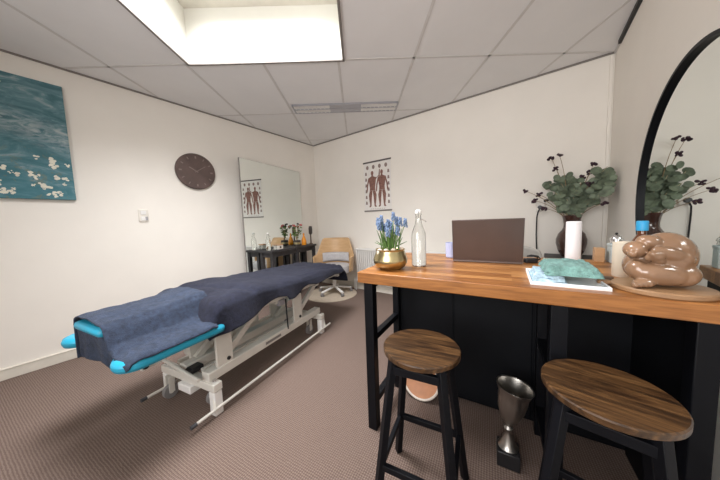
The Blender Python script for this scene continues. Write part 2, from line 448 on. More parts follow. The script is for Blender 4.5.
# double switch
t = thing('light_switch', 'small white double switch plate on the left wall below the clock', 'switch', (LX + .001, .68, 1.273))
b = B(); b.box((0, -.04, -.065), (.010, .04, .065)); b.build('plate', 'socket_white', t, bevel=.004)
for z in (-.03, .03):
    b = B(); b.box((.010, -.022, z - .02), (.014, .022, z + .02)); b.build('rocker', 'white_plastic', t, bevel=.002)
b = B(); b.box((.0102, .012, -.05), (.0145, .03, -.012)); b.build('indicator', 'fixture_grey', t)

# large frameless mirror, standing a little turned off the wall
DL = .175
MP = V((-3.300, 2.77, 0)); MU = V((-sin(DL), cos(DL), 0)); MN = V((cos(DL), sin(DL), 0))
def mw(u, z, n=0.): p = MP - MU * u + MN * n; return (p.x, p.y, z)
t = thing('wall_mirror', 'large frameless rectangular mirror behind the dark console table', 'mirror', mw(.57, .30), DL)
ML = 1.16
b = B(); b.box((-.001, -ML / 2 - .01, .0), (.004, ML / 2 - .01, 1.705)); b.build('mirror_pane', 'mirror', t, smooth=False)
b = B(); b.box((-.016, -ML / 2 - .014, -.0), (-.001, ML / 2 - .006, 1.708)); b.build('backing_board', 'trim_dark', t)

# ------------------------------------------------------------------ console table with its things
CF = V((-2.868, 1.86, 0)); CL, CDp, CZ = 1.0, .265, .768
t = thing('console_table', 'long narrow black console table in front of the frameless mirror', 'console table', CF, DL)
# local: x = towards the room (0 = front edge, negative to the mirror), y along
b = B(); b.box((-CDp, 0, CZ - .03), (0, CL, CZ)); b.build('table_top', 'black_wood', t, bevel=.003)
b = B()
b.box((-.05, .03, CZ - .095), (-.03, CL - .03, CZ - .031)); b.box((-CDp + .03, .03, CZ - .095), (-CDp + .05, CL - .03, CZ - .031))
b.box((-CDp + .05, .03, CZ - .095), (-.05, .05, CZ - .031)); b.box((-CDp + .05, CL - .05, CZ - .095), (-.05, CL - .03, CZ - .031)); b.build('apron', 'black_wood', t)
for y in (.02, .52, CL - .065):
    for x in (-.06, -CDp + .015):
        b = B(); b.box((x, y, .0), (x + .045, y + .045, CZ - .031)); b.build('leg', 'black_wood', t, bevel=.002)
def cl(x, y, z=CZ):   # console local to world
    p = CF + MN * x + MU * y; return V((p.x, p.y, z))
def swing_bottle(loc, s, label, group=None, fullh=.32):
    t = thing('swing_top_bottle', label, 'bottle', loc, .4)
    r = .038 * s; h = fullh
    b = B(); pr = [(0, .002), (r * .92, .001), (r, .006), (r, h * .52), (r * .93, h * .60), (r * .55, h * .72), (r * .40, h * .80), (r * .37, h * .90), (r * .43, h * .905), (r * .43, h * .93)]
    wall_ = .003
    inner = [(max(0, q - wall_), z + (.004 if i < 2 else 0)) for i, (q, z) in enumerate(pr)][::-1]
    b.lathe(pr + inner[:-1] + [(0, .006)], seg=28, cap=False); b.build('glass_body', 'clear_glass', t, ang=60)
    b = B(); b.lathe([(0, h * .93), (r * .42, h * .93), (r * .45, h * .95), (r * .36, h * .985), (r * .2, h), (0, h)], seg=20); b.build('stopper', 'white_plastic', t)
    b = B()
    for s_ in (-1, 1): b.tube([(0, s_ * r * .47, h * .86), (0, s_ * r * .62, h * .93), (0, s_ * r * .4, h * .985)], .0016, 6)
    b.tube([(0, r * .5, h * .86), (r * .9, r * .45, h * .80), (r * 1.05, 0, h * .78), (r * .9, -r * .45, h * .80), (0, -r * .5, h * .86)], .0016, 6)
    b.build('wire_bail', 'chrome', t); return t
swing_bottle(cl(-.12, .06), .9, 'clear swing-top glass bottle at the near end of the black console', fullh=.25)
tag((lambda b: b.build('glass_tumbler', 'clear_glass', loc=cl(-.10, .15), ang=60))((lambda b: (b.lathe([(0, .002), (.030, 0), (.033, .07), (.031, .07), (.028, .006), (0, .006)], c=cl(-.10, .15), seg=22, cap=False), b)[1])(B())), 'short clear tumbler beside the bottle on the console', 'glass')
t = thing('storage_box', 'small white and beige box on the console beside the bottle', 'box', cl(-.11, .235), DL)
b = B(); b.box((-.045, -.05, 0), (.045, .05, .055)); b.build('box_body', 'socket_white', t, bevel=.003)
b = B(); b.box((-.047, -.052, .0551), (.047, .052, .072)); b.build('lid', 'light_wood', t, bevel=.003)
b = B(); b.box((.0452, -.018, .015), (.0462, .012, .045)); b.build('sticker', 'dark_wood', t)
# roses pot
t = thing('potted_rose', 'small plant with red flowers in a brass-banded black pot on the console', 'potted plant', cl(-.13, .66), 0)
b = B(); b.lathe([(0, .0), (.05, 0), (.058, .01), (.058, .085), (.052, .09), (.045, .088), (.045, .075), (0, .072)], seg=24); b.build('pot', 'pot_black', t)
b = B(); b.lathe([(.0585, .03), (.0592, .03), (.0592, .06), (.0585, .06)], seg=24, cap=False); b.build('pot_band', 'brass', t)
rr = random.Random(5); lf = B(); st = B()
for i in range(7):
    a = rr.uniform(0, 2 * pi); h = rr.uniform(.16, .28); rd = rr.uniform(.03, .10)
    top = V((rd * cos(a), rd * sin(a), .07 + h)); st.tube([(0, 0, .07), (top.x * .4, top.y * .4, .07 + h * .6), top], .003, 5)
    for k in range(8):
        f = rr.uniform(.35, .95); p = V((top.x * f, top.y * f, .07 + h * f)) + V((rr.uniform(-.03, .03), rr.uniform(-.03, .03), rr.uniform(-.01, .02)))
        lf.disc(p, rr.uniform(.013, .022), (rr.uniform(-1, 1), rr.uniform(-1, 1), rr.uniform(0, 6)), 7)
    b = B()
    for k in range(6): b.ell(top + V((rr.uniform(-.014, .014), rr.uniform(-.014, .014), rr.uniform(0, .012))), .012, u=8, v=6)
    b.build('flower_head', 'rose_red' if i % 3 else 'dark_berry', t)
st.build('stems', 'stem_brown', t); lf.build('foliage', 'leaf_green', t)
# orange bottle
t = thing('orange_bottle', 'bright orange bottle with a tapered neck at the far end of the console', 'bottle', cl(-.12, .82))
b = B(); b.lathe([(0, 0), (.038, 0), (.042, .008), (.040, .07), (.022, .125), (.013, .15), (.013, .17), (0, .17)], seg=24); b.build('bottle_body', 'orange_glass', t)
b = B(); b.lathe([(0, .171), (.015, .171), (.015, .195), (0, .197)], seg=16); b.build('cap', 'orange_glass', t)
# duster
t = thing('duster', 'slim dark brush standing upright at the right end of the console', 'brush', cl(-.08, .955))
b = B(); b.lathe([(0, 0), (.032, 0), (.032, .01), (.012, .02), (.011, .17), (0, .17)], seg=18); b.build('handle', 'dark_wood', t)
b = B(); b.lathe([(0, .165), (.018, .167), (.030, .19), (.032, .27), (.026, .305), (0, .31)], seg=18); b.build('brush_head', 'pot_black', t)

# ------------------------------------------------------------------ poster on the back wall
px0, px1, pz0, pz1 = -2.205, -1.725, 1.285, 2.03
t = thing('wall_poster', 'white anatomy chart with two muscle figures hanging on the back wall', 'poster', ((px0 + px1) / 2, BY - .004, (pz0 + pz1) / 2))
W, H = (px1 - px0) / 2, (pz1 - pz0) / 2
b = B(); b.box((-W, -.001, -H), (W, .001, H)); b.build('sheet', 'poster_paper', t)
for z in (-H, H):
    b = B(); b.box((-W - .008, -.008, z - .011), (W + .008, .003, z + .011)); b.build('hanging_rail', 'poster_rail' if z > 0 else 'trim_dark', t, bevel=.002)
def figure(b, cx, s, arm):
    def q(pts): b.poly([(cx + s * x, -.0012, z) for x, z in pts], .0006, (0, -1, 0))
    n = 10; q([(.026 * cos(2 * pi * i / n), .205 + .034 * sin(2 * pi * i / n)) for i in range(n)])
    q([(-.014, .18), (.014, .18), (.02, .155), (.075, .135), (.06, .04), (.05, -.01), (.055, -.06), (-.055, -.06), (-.05, -.01), (-.06, .04), (-.075, .135), (-.02, .155)])
    for k in (-1, 1):
        q([(k * .055, -.062), (k * .002, -.062), (k * .018, -.17), (k * .03, -.30), (k * .05, -.315), (k * .075, -.31), (k * .055, -.28), (k * .068, -.2), (k * .075, -.13)])
    q([(-.076, .134), (-.06, .10), (-.085, .02), (-.095, -.06), (-.11, -.09), (-.12, -.06), (-.108, .03)])
    if arm: q([(.076, .134), (.062, .10), (.12, .16), (.135, .25), (.15, .25), (.145, .15)])
    else: q([(.076, .134), (.06, .10), (.085, .02), (.095, -.06), (.11, -.09), (.12, -.06), (.108, .03)])
for cx, s, arm in ((-.085, .95, True), (.085, .92, False)):
    b = B(); figure(b, cx, s, arm); b.build('printed_figure', 'print_red', t, smooth=False)
b = B(); rr = random.Random(2)
for x in (-.17, -.06, .05, .16):
    b.poly([(x + .025 * cos(i * pi / 5), -.0012, .295 + .032 * sin(i * pi / 5)) for i in range(10)], .0006, (0, -1, 0))
for s in (-1, 1):
    for k in range(6):
        z = .18 - k * .09; x = s * .20; b.poly([(x - .018, -.0012, z), (x + .018, -.0012, z), (x + .012, -.0012, z + .045), (x - .012, -.0012, z + .05)], .0006, (0, -1, 0))
for k in range(7): b.box((-.13 + k * .04, -.0017, -.345), (-.105 + k * .04, -.0011, -.34))
b.build('printed_pattern', 'print_dark', t, smooth=False)
# socket, plug and cable on the back wall
t = thing('wall_socket', 'white wall socket with a black plug and hanging cable on the back wall', 'socket', (.035, BY - .001, 1.232))
b = B(); b.box((-.038, -.028, -.058), (.038, 0, .058)); b.build('plate', 'socket_white', t, bevel=.005)
b = B(); b.cyl((-.004, -.028, -.02), (-.004, -.06, -.02), .021, .018, 18); b.build('plug', 'black_plastic', t)
b = B(); b.tube([(-.004, -.055, -.03), (-.02, -.05, -.07), (-.028, -.03, -.12), (-.03, -.012, -.3), (-.02, -.010, -.55), (-.025, -.012, -.9), (-.03, -.024, -1.2)], .006, 8); b.build('cable', 'black_plastic', t)
b = B(); b.cyl((.03, -.028, .046), (.065, -.045, .05), .014, .01, 14); b.build('adapter', 'black_plastic', t)
# conduit in the right back corner
b = B(); b.box((RX - .035, BY - .02, .1), (RX - .012, BY, ZC - .024)); struct('trim_5', b, 'wall_paint', bevel=.003)

# ------------------------------------------------------------------ radiator
t = thing('radiator', 'white panel radiator with vertical fins below the poster', 'radiator', (-1.55, BY - .10, .16))
RW = .80; RH = .535
b = B(); b.box((-RW, .03, 0), (RW, .045, RH)); b.build('rear_panel', 'radiator', t)
b = B()
for i in range(41):
    x = -RW + .02 + i * (2 * RW - .04) / 40; b.cyl((x, 0, .02), (x, 0, RH - .02), .011, seg=8)
b.build('fins', 'radiator', t)
b = B(); b.box((-RW, -.016, RH - .025), (RW, .06, RH)); b.box((-RW, -.014, 0), (RW, .03, .025)); b.build('header', 'radiator', t, bevel=.005)
for x in (-RW + .15, RW - .15):
    b = B(); b.box((x - .015, .046, .1), (x + .015, .099, .4)); b.build('wall_bracket', 'radiator', t)
for x in (-RW - .03, -RW - .06):
    b = B(); b.tube([(x, .02, -.16), (x, .02, .03), (-RW, .02, .06)], .009, 8); b.build('pipe', 'radiator', t)

# ------------------------------------------------------------------ armchair and mat
b = B(); b.lathe([(0, 0), (.395, 0), (.40, .004), (.395, .009), (0, .009)], c=(-2.58, 2.68, 0), seg=56)
tag(b.build('round_mat', 'mat_beige', loc=(-2.58, 2.68, 0)), 'round beige mat on the carpet under the plywood armchair', 'mat')
t = thing('armchair', 'curved oak plywood armchair with grey seat on a white star base', 'chair', (-2.56, 2.74, .009), R(30))
# local: front = -y
def shell(u, v):
    a = R(-118 + 236 * u) + pi / 2             # around from the right front arm over the back to the left
    r = .30
    hgt_back = max(0, sin(a)); 
    top = .60 + .26 * max(0, min(1, (hgt_back - .35) / .4)) ** 1.3
    if hgt_back < .35: top = .60 - .03 * (.35 - hgt_back)
    z = .36 + (top - .36) * v
    fl = 1 + .06 * v + .10 * max(0, v - .5) * hgt_back
    return V((r * cos(a) * fl, r * sin(a) * fl * .92, z))
b = B(); b.grid(shell, 44, 10); b.build('wood_shell', 'oak_ply', t, solid=.012)
b = B(); b.lathe([(0, .335), (.25, .335), (.275, .35), (.28, .40), (.265, .445), (.2, .458), (0, .46)], seg=36); b.build('seat', 'chair_fabric', t)
def pad(u, v):
    a = R(-52 + 104 * u) + pi / 2; r = .277; e = min(u, 1 - u, v, 1 - v); bulge = .03 * min(1, e * 6)
    return V(((r - bulge) * cos(a), (r - bulge) * sin(a) * .95, .47 + .15 * v))
b = B(); b.grid(pad, 16, 8); b.build('back_cushion', 'chair_fabric', t, solid=.006)
b = B(); b.lathe([(0, .09), (.03, .09), (.028, .2), (.022, .21), (.022, .315), (.10, .32), (.10, .334), (0, .334)], seg=20); b.build('column', 'white_plastic', t)
for i in range(5):
    a = R(20 + 72 * i); d = V((cos(a), sin(a), 0))
    b = B(); b.bar(d * .02 + V((0, 0, .105)), d * .27 + V((0, 0, .065)), .036, .022); b.bar(d * .255 + V((0, 0, .068)), d * .255 + V((0, 0, .05)), .02, .02)
    g = b.build('base_leg', 'white_plastic', t, bevel=.004)
    b = B(); c = d * .262 + V((0, 0, .026)); q = d.cross(V((0, 0, 1))); b.cyl(c - q * .018, c + q * .018, .026, seg=16); b.build('castor', 'grey_wheel', g)

# ------------------------------------------------------------------ treatment table
TA = R(11.5); TO = V((-1.545, .56, 0))
t = thing('treatment_table', 'white adjustable treatment table with blue vinyl headrest, towels on top', 'treatment table', TO, TA)
X0, X1, Y0, Y1 = -.62, .03, .02, 1.60
# posts
for nm, x, y in (('p', 0, 0), ('p', -.50, 0), ('p', 0, 1.12), ('p', -.50, 1.12)):
    b = B(); b.box((x - .026, y - .026, .0), (x + .026, y + .026, .145)); f = b.build('foot_post', 'white_plastic', t, bevel=.006)
    b = B(); b.cyl((x, y, .1455), (x, y, .215), .013, seg=12); b.build('foot_stem', 'chrome', f)
for y in (.0, 1.12):
    b = B(); b.box((-.53, y - .028, .15), (.03, y + .028, .20)); b.build('cross_beam', 'white_metal', t, bevel=.005)
for x in (-.055, -.285):
    b = B(); b.box((x - .035, -.02, .195), (x + .035, 1.15, .255)); f = b.build('base_rail', 'white_metal', t, bevel=.006)
for x in (-.17, -.43):
    b = B(); b.box((x - .012, .03, .2), (x + .012, 1.09, .225)); b.build('inner_rail', 'white_metal', t, bevel=.003)
b = B(); b.box((-.018, .42, .215), (-.0192, .58, .235)); b.build('brand_plate', 'trim_dark', t)
# long foot bars near the floor
for x in (.0, -.52):
    b = B(); b.cyl((x + .028, -.16, .05), (x + .028, 1.25, .05), .009, seg=10); f = b.build('foot_bar', 'white_metal', t)
    b = B(); b.cyl((x + .028, -.165, .05), (x + .028, -.135, .05), .0115, seg=10); b.build('bar_tip', 'rubber', f)
    for y in (-.03, 1.15):
        b = B(); b.bar((x + .028, y, .05), (x - .0, y + .02, .15), .014); b.build('bar_hanger', 'white_metal', f)
# castors
for x, y in ((-.43, -.03), (-.10, .05), (-.43, 1.10), (-.10, 1.06)):
    b = B(); b.cyl((x - .014, y, .045), (x + .014, y, .045), .045, seg=22); f = b.build('castor', 'grey_wheel', t)
    b = B(); b.cyl((x - .016, y, .045), (x + .016, y, .045), .014, seg=12)
    b.box((x - .022, y - .016, .04), (x - .016, y + .016, .15)); b.box((x + .016, y - .016, .04), (x + .022, y + .016, .15)); b.build('castor_fork', 'white_metal', f)
# lift columns and arms
for y, s in ((.10, 1), (.82, 1)):
    for x in (-.04, -.32):
        b = B(); b.box((x - .008, y - .055, .23), (x + .012, y + .055, .49)); f = b.build('lift_plate', 'white_metal', t, bevel=.004)
        b = B()
        for z in (.28,): b.cyl((x + .012, y + .02, z), (x + .019, y + .02, z), .012, seg=12)
        b.build('pivot_cap', 'black_plastic', f)
    for x in (-.07, -.29):
        b = B(); b.bar((x, y - .03, .25), (x, y + .32, .50), .03, .045); b.build('lift_arm', 'white_metal', t, bevel=.004)
b = B(); b.box((-.40, .05, .26), (-.34, .65, .33)); b.build('motor_tube', 'white_metal', t, bevel=.01)
b = B(); b.box((-.31, -.02, .205), (-.19, .06, .24)); b.build('motor_box', 'black_plastic', t, bevel=.01)
b = B(); b.cyl((-.52, -.03, .255), (-.05, -.06, .235), .011, seg=10); b.build('release_rod', 'white_metal', t)
b = B(); b.box((-.30, -.05, .10), (-.17, .03, .15)); b.build('gear_box', 'white_plastic', t, bevel=.006)
b = B(); b.tube([(-.02, .66, .50), (-.018, .66, .40), (-.018, .665, .28), (-.02, .67, .235)], .006, 8); b.build('cable', 'black_plastic', t)
b = B(); b.box((-.02, .55, .475), (.01, .62, .52)); b.build('control_box', 'fixture_grey', t, bevel=.005)
# side head posts that carry the arm rests
for x in (-.53,):
    b = B(); b.bar((x, -.12, .22), (x, -.12, .495), .028); b.bar((x, -.12, .235), (x, .0, .235), .026); f = b.build('arm_rest_post', 'white_metal', t, bevel=.003)
    b = B(); b.cyl((x + .014, -.12, .25), (x + .035, -.12, .25), .017, seg=14); b.build('knob', 'black_plastic', f)
# top frame and padding
b = B()
for x in (X0 + .02, X1 - .02): b.box((x - .018, Y0 + .05, .535), (x + .018, Y1 - .05, .565))
for y in (Y0 + .08, .55, 1.1, Y1 - .08): b.box((X0 + .03, y - .02, .50), (X1 - .03, y + .02, .535))
b.build('top_frame', 'white_metal', t, bevel=.004)
b = B(); b.box((X0, Y0, .568), (X1 - .03, 1.50, .616)); b.build('mattress', 'blue_vinyl', t, bevel=.015)
b = B(); b.box((X0 + .04, .06, .619), (X1 - .09, .52, .665)); b.build('bolster', 'blue_vinyl', t, bevel=.02)
b = B(); b.box((-.46, -.41, .632), (-.16, .0, .677)); b.build('headrest', 'blue_vinyl', t, bevel=.021)
b = B(); b.bar((-.31, -.25, .615), (-.31, .10, .53), .04, .03); b.build('headrest_arm', 'white_metal', t)
for x0, x1, ya, yb in ((-.115, .06, -.42, .08), (-.69, -.52, -.42, .05)):
    n = 14; pts = []
    for i in range(n + 1): a = pi + pi * i / n; pts.append(((x0 + x1) / 2 + (x1 - x0) / 2 * cos(a), ya + .085 + .085 * sin(a), .50))
    pts += [(x1, yb - .03, .50), (x1 - .03, yb, .50), (x0 + .03, yb, .50), (x0, yb - .03, .50)]
    b = B(); b.poly(pts, .052); b.build('arm_rest', 'blue_vinyl', t, bevel=.02)

def wr(p, s=1., seed=0): return noise.noise(V(p) * s + V((seed, seed * 2.3, 0)))
# big navy towel over the padded top
def prof(pts, s):
    L = [0]
    for a, c in zip(pts, pts[1:]): L.append(L[-1] + math.hypot(c[0] - a[0], c[1] - a[1]))
    d = s * L[-1]
    for i in range(len(pts) - 1):
        if d <= L[i + 1] + 1e-9:
            f = (d - L[i]) / max(1e-9, L[i + 1] - L[i]); return [pts[i][k] + (pts[i + 1][k] - pts[i][k]) * f for k in (0, 1)]
    return pts[-1]
def topz(y):
    ks = [(-.1, .62), (0., .66), (.08, .69), (.35, .70), (.6, .676), (.95, .655), (1.62, .632)]
    for (a, za), (c, zc) in zip(ks, ks[1:]):
        if y <= c: f = max(0, (y - a) / (c - a)); f = f * f * (3 - 2 * f); return za + (zc - za) * f
    return ks[-1][1]
def navy(u, v):
    y = -.035 + v * 1.69
    zt = topz(y)
    drop = .555 if y > .9 else .555 - .03 * sin((y - .1) * 4)
    if y < .6: drop = .553 - .085 * math.exp(-((y - .07) / .16) ** 2)
    drop += .018 * sin(y * 16) * (1 if y < 1.0 else .5)
    if y < .03: zt = zt - (.03 - y) * 1.9
    end = max(0, (y - 1.54) / .11)
    zl = .555
    k = .035
    P = [(X0 - .02, zl), (X0 - .018, zt - k), (X0 - .005, zt - .012), (X0 + .02, zt), (-.3, zt + .004), (X1 - .05, zt - .006), (X1 - .008, zt - .02), (X1 + .014, zt - k - .01), (X1 + .024, drop)]
    x, z = prof(P, u)
    side = max(0, (zt - .03 - z) / .1)
    n = wr((x * 3, y * 2.2, 0), 2.0, 3); n2 = wr((x * 9, y * 6, 0), 1.4, 9)
    z += (.008 * n + .004 * n2 + .004 * abs(sin((x * .6 + y) * 21 + 3 * n))) * (1 if z > zt - .03 else 0)
    if x > X1 - .01: x += side * (.014 * sin(y * 13 + 2 * n) + .008 * n2) - side * .02 * math.exp(-((y - .02) / .06) ** 2)
    z -= .012 * math.exp(-((y - .22 - .25 * (x + .3)) / .035) ** 2) * (1 if z > zt - .03 else 0)
    # folds gathered towards the far right corner
    g = max(0, min(1, (y - .75) / .9)) * max(0, min(1, (x + .30) / .28))
    z += g * .011 * sin((x * 1.0 + .16 * (1.65 - y)) * 95)
    if end > 0:
        z = z - end ** 2 * (z - .435) * 1.0 if z > .435 else z
        y = min(y, 1.645 + .01 * n)
    return V((x, y, max(z, .42)))
b = B(); b.grid(navy, 90, 110)
o = b.build('bath_towel', 'towel_navy', solid=.008, ang=80); o.location = TO; o.rotation_euler.z = TA
tag(o, 'large dark navy towel covering the long padded table top', 'towel')
# lighter blue towel over the headrest and right arm rest
def blue(u, v):
    y = -.398 + v * .485
    hump = .70 if y > -.05 else .668
    f = max(0, min(1, (y + .12) / .2)); zt = .70 + .022 * f * f * (3 - 2 * f)
    zr = .566
    xr = .045 - .02 * max(0, 1 - (y + .398) / .05)
    low = .545 - .0 * y
    P = [(-.488, .47), (-.484, zt - .05), (-.472, zt - .015), (-.44, zt), (-.30, zt + .006), (-.17, zt - .006), (-.135, zt - .035), (-.10, zr + .03), (-.05, zr + .006), (.02, zr), (xr + .008, zr - .006), (xr + .018, low)]
    x, z = prof(P, u)
    n = wr((x * 4, y * 4, 0), 2.0, 5); n2 = wr((x * 10, y * 8, 1), 1.5, 2)
    fold = .010 * sin((x * .9 + y * 1.1) * 34 + 2.2 * n)
    if z > .6: z += .007 * n + .003 * n2 + .35 * abs(fold)
    elif x > -.12: z += max(0, .008 * n + fold * .5) + .002
    else: x += .01 * n
    # far edge sweeps back towards the middle
    if v > .8 and x > -.08: y -= (v - .8) * .38 * max(0, min(1, (x + .08) / .1))
    # front hem sags
    if v < .12:
        q = (1 - v / .12); z -= q * q * .03 * (1 if -.14 < x < .05 else .15); y -= .0 * q
    return V((x, y, z))
b = B(); b.grid(blue, 80, 50)
# front hem hanging under the headrest and over the tip of the arm rest
def flap(u, v):
    x = -.487 + .385 * u
    zt = .632 - .05 * max(0, min(1, (u - .82) / .18))
    L = .165 * (1 - .32 * u) + .010 * sin(u * 15)
    return V((x + .012 * sin(v * 4 + u * 6), -.385 + .014 * sin(u * 14) * v, zt - L * v))
b.grid(flap, 40, 14)
o = b.build('hand_towel', 'towel_blue', solid=.008, ang=80); o.location = TO; o.rotation_euler.z = TA
tag(o, 'smaller faded blue towel draped over the headrest and near arm rest', 'towel')

# ------------------------------------------------------------------ desk
DA = .1052; DO = V((-.744, .97, 0)); E1 = V((cos(DA), sin(DA), 0)); E2 = V((-sin(DA), cos(DA), 0)); DZ = .875
DLn, DDp = 1.205, .77
def dl(a, b_, z=DZ): p = DO + E1 * a + E2 * b_; return V((p.x, p.y, z))
t = thing('desk', 'high counter desk with thick butcher block top and black steel frame', 'desk', DO, DA)
b = B(); b.box((0, 0, DZ - .056), (DLn, DDp, DZ)); b.build('desk_top', 'butcher', t, bevel=.004)
b = B(); b.box((.035, .445, .03), (DLn - .02, .745, DZ - .0565)); cb = b.build('cabinet', 'anthracite', t, bevel=.003)
for x0, x1 in ((.05, .40), (.41, .79), (.80, DLn - .03)):
    b = B(); b.box((x0, .437, .05), (x1, .4445, DZ - .075)); d = b.build('cabinet_panel', 'anthracite', cb, bevel=.002)
b = B(); b.bar((.99, .430, .79), (1.09, .430, .79), .008, .006); b.box((.995, .43, .787), (1.0, .437, .793)); b.box((1.08, .43, .787), (1.085, .437, .793)); b.build('pull_handle', 'chrome', cb)
b = B(); b.box((1.15, .075, .02), (1.185, .44, DZ - .0565)); b.build('side_panel', 'anthracite', t, bevel=.003)
for x in (.025, .80, 1.135):
    b = B(); b.box((x, .02, .0), (x + .05, .07, DZ - .0565)); b.build('leg', 'dark_steel', t, bevel=.003)
    for z in (.13, .49, DZ - .09):
        if x > 1: continue
        b = B(); b.box((x + .008, .07, z), (x + .042, .436, z + .033)); b.build('side_rail', 'dark_steel', t, bevel=.002)
    if x > 1: continue
    b = B(); b.box((x + .005, .39, .0), (x + .045, .434, DZ - .0565)); b.build('rear_leg', 'dark_steel', t, bevel=.002)
b = B(); b.box((.075, .10, DZ - .085), (DLn - .06, .13, DZ - .0565)); b.build('front_rail', 'dark_steel', t)

# stools
def stool(name, label, loc, rot):
    t = thing('bar_stool', label, 'stool', loc, rot, None)
    b = B(); b.lathe([(0, .628), (.139, .628), (.1435, .632), (.144, .646), (.141, .65), (0, .65)], seg=64); b.build('seat', 'rustic', t)
    T, Bm, zt = .085, .150, .627
    pos = [(-1, -1), (1, -1), (1, 1), (-1, 1)]
    for sx, sy in pos:
        b = B(); b.bar((sx * Bm, sy * Bm, .002), (sx * T, sy * T, zt), .026, .026, (sx, sy, 0)); f = b.build('leg', 'dark_steel', t, bevel=.002)
    def at(z): return Bm + (T - Bm) * z / zt
    for i in range(4):
        for z, nm in ((.215, 'foot_rail'), (.585, 'top_rail')):
            k = at(z) ; p = pos[i]; q = pos[(i + 1) % 4]
            b = B(); b.bar((p[0] * k, p[1] * k, z), (q[0] * k, q[1] * k, z), .018, .024 if z < .5 else .03)
            b.build(nm, 'dark_steel', t, bevel=.002)
    return t
s1 = stool('a', 'round rustic wood bar stool before the gold pot end of the desk, legs in view', (-.350, .845, 0), R(10))
s2 = copy_tree(s1); s2.location = (.166, .905, 0); s2.rotation_euler.z = R(-6)
s2['label'] = 'round rustic wood bar stool before the sculpture end of the desk'
s1['group'] = s2['group'] = 'bar stools at the desk'

# things on the floor below the desk
t = thing('trophy_cup', 'dull silver trophy cup on a black plinth under the desk', 'trophy', (-.084, 1.21, 0), R(8))
b = B(); b.box((-.045, -.045, 0), (.045, .045, .072)); b.build('plinth', 'black_plastic', t, bevel=.004)
b = B(); b.lathe([(0, .0725), (.040, .0725), (.042, .08), (.028, .095), (.024, .12), (.012, .14), (.013, .16), (.02, .17), (.012, .18), (.015, .19), (.0, .192)], seg=28); b.build('stem', 'silver', t)
b = B(); Mt = Matrix.Translation((0, 0, .19)) @ Matrix.Rotation(R(7), 4, 'Y')
b.lathe([(0, 0), (.018, .002), (.040, .035), (.054, .08), (.059, .125), (.060, .150), (.072, .182), (.074, .187), (.068, .185), (.056, .150), (.055, .125), (.050, .08), (.036, .04), (.0, .01)], seg=36, M=Mt, cap=False); b.build('cup', 'silver', t)
t = thing('dish', 'terracotta dish with a pale rim leaning under the desk behind the stool', 'dish', dl(.215, .385, 0), DA)
Mt = Matrix.Translation((0, 0, .115)) @ Matrix.Rotation(R(72), 4, 'X')
b = B(); b.lathe([(0, -.022), (.07, -.022), (.112, .006), (.105, .006), (.066, -.014), (0, -.014)], seg=44, M=Mt, cap=False); b.build('bowl', 'dish_terracotta', t)
b = B(); b.lathe([(.104, .005), (.112, .004), (.119, .010), (.113, .014), (.105, .010)], seg=44, M=Mt, cap=False); b.build('rim', 'dish_rim', t)

# ------------------------------------------------------------------ things on the desk
# muscari in a gold pot
p = onz(388, 267, DZ); p = V((-.632, 1.125, DZ))
t = thing('potted_muscari', 'gold pot of blue grape hyacinths at the desk front left corner', 'potted plant', p)
b = B(); b.lathe([(0, .001), (.052, 0), (.075, .012), (.090, .035), (.092, .055), (.080, .085), (.076, .100), (.080, .108), (.077, .109), (.070, .100), (.072, .088), (.0, .085)], seg=48, cap=False); b.build('pot', 'brass', t)
rr = random.Random(11)
for i in range(9):
    a = i * 2.4; r = .018 + .012 * (i % 4); b = B(); b.ell((r * cos(a) * 1.2, r * sin(a) * 1.2, .094), (.017, .017, .021), u=12, v=8); b.build('bulb', 'bulb', t)
b = B()
for i in range(46):
    a = rr.uniform(0, 2 * pi); r = rr.uniform(.0, .045); h = rr.uniform(.06, .125); ln = rr.uniform(.0, .035)
    p0 = V((r * cos(a), r * sin(a), .095)); d = V((cos(a + rr.uniform(-.6, .6)), sin(a), 0))
    if i < 3: ln = .09; h = .05
    pts = [p0, p0 + d * ln * .3 + V((0, 0, h * .55)), p0 + d * ln + V((0, 0, h))]
    b.tube(pts, [.0035, .0038, .0012], 5)
b.build('foliage', 'leaf_green', t)
for i in range(17):
    a = i * 2.39; r = .012 + .052 * math.sqrt(i / 17); h = rr.uniform(.10, .17); ln = rr.uniform(.05, .35)
    p0 = V((r * cos(a) * .6, r * sin(a) * .6, .095)); top = V((r * cos(a) * (1 + ln), r * sin(a) * (1 + ln), .095 + h * (1.12 - 6 * max(0, r - .035))))
    b = B(); b.tube([p0, p0.lerp(top, .5) + V((0, 0, .012)), top], .0022, 6); f = b.build('flower_stalk', 'leaf_green', t)
    b = B()
    for k in range(18):
        q = k / 17; rad = .0095 * (1 - .55 * q); an = k * 2.4
        b.ell(top + V((rad * cos(an), rad * sin(an), -.02 + .042 * q)), .0052, u=6, v=5)
    b.build('flower_spike', 'blue_flower', f)
swing_bottle(V((-.527, 1.265, DZ)), 1.05, 'clear swing-top glass bottle on the desk beside the gold pot', fullh=.315)
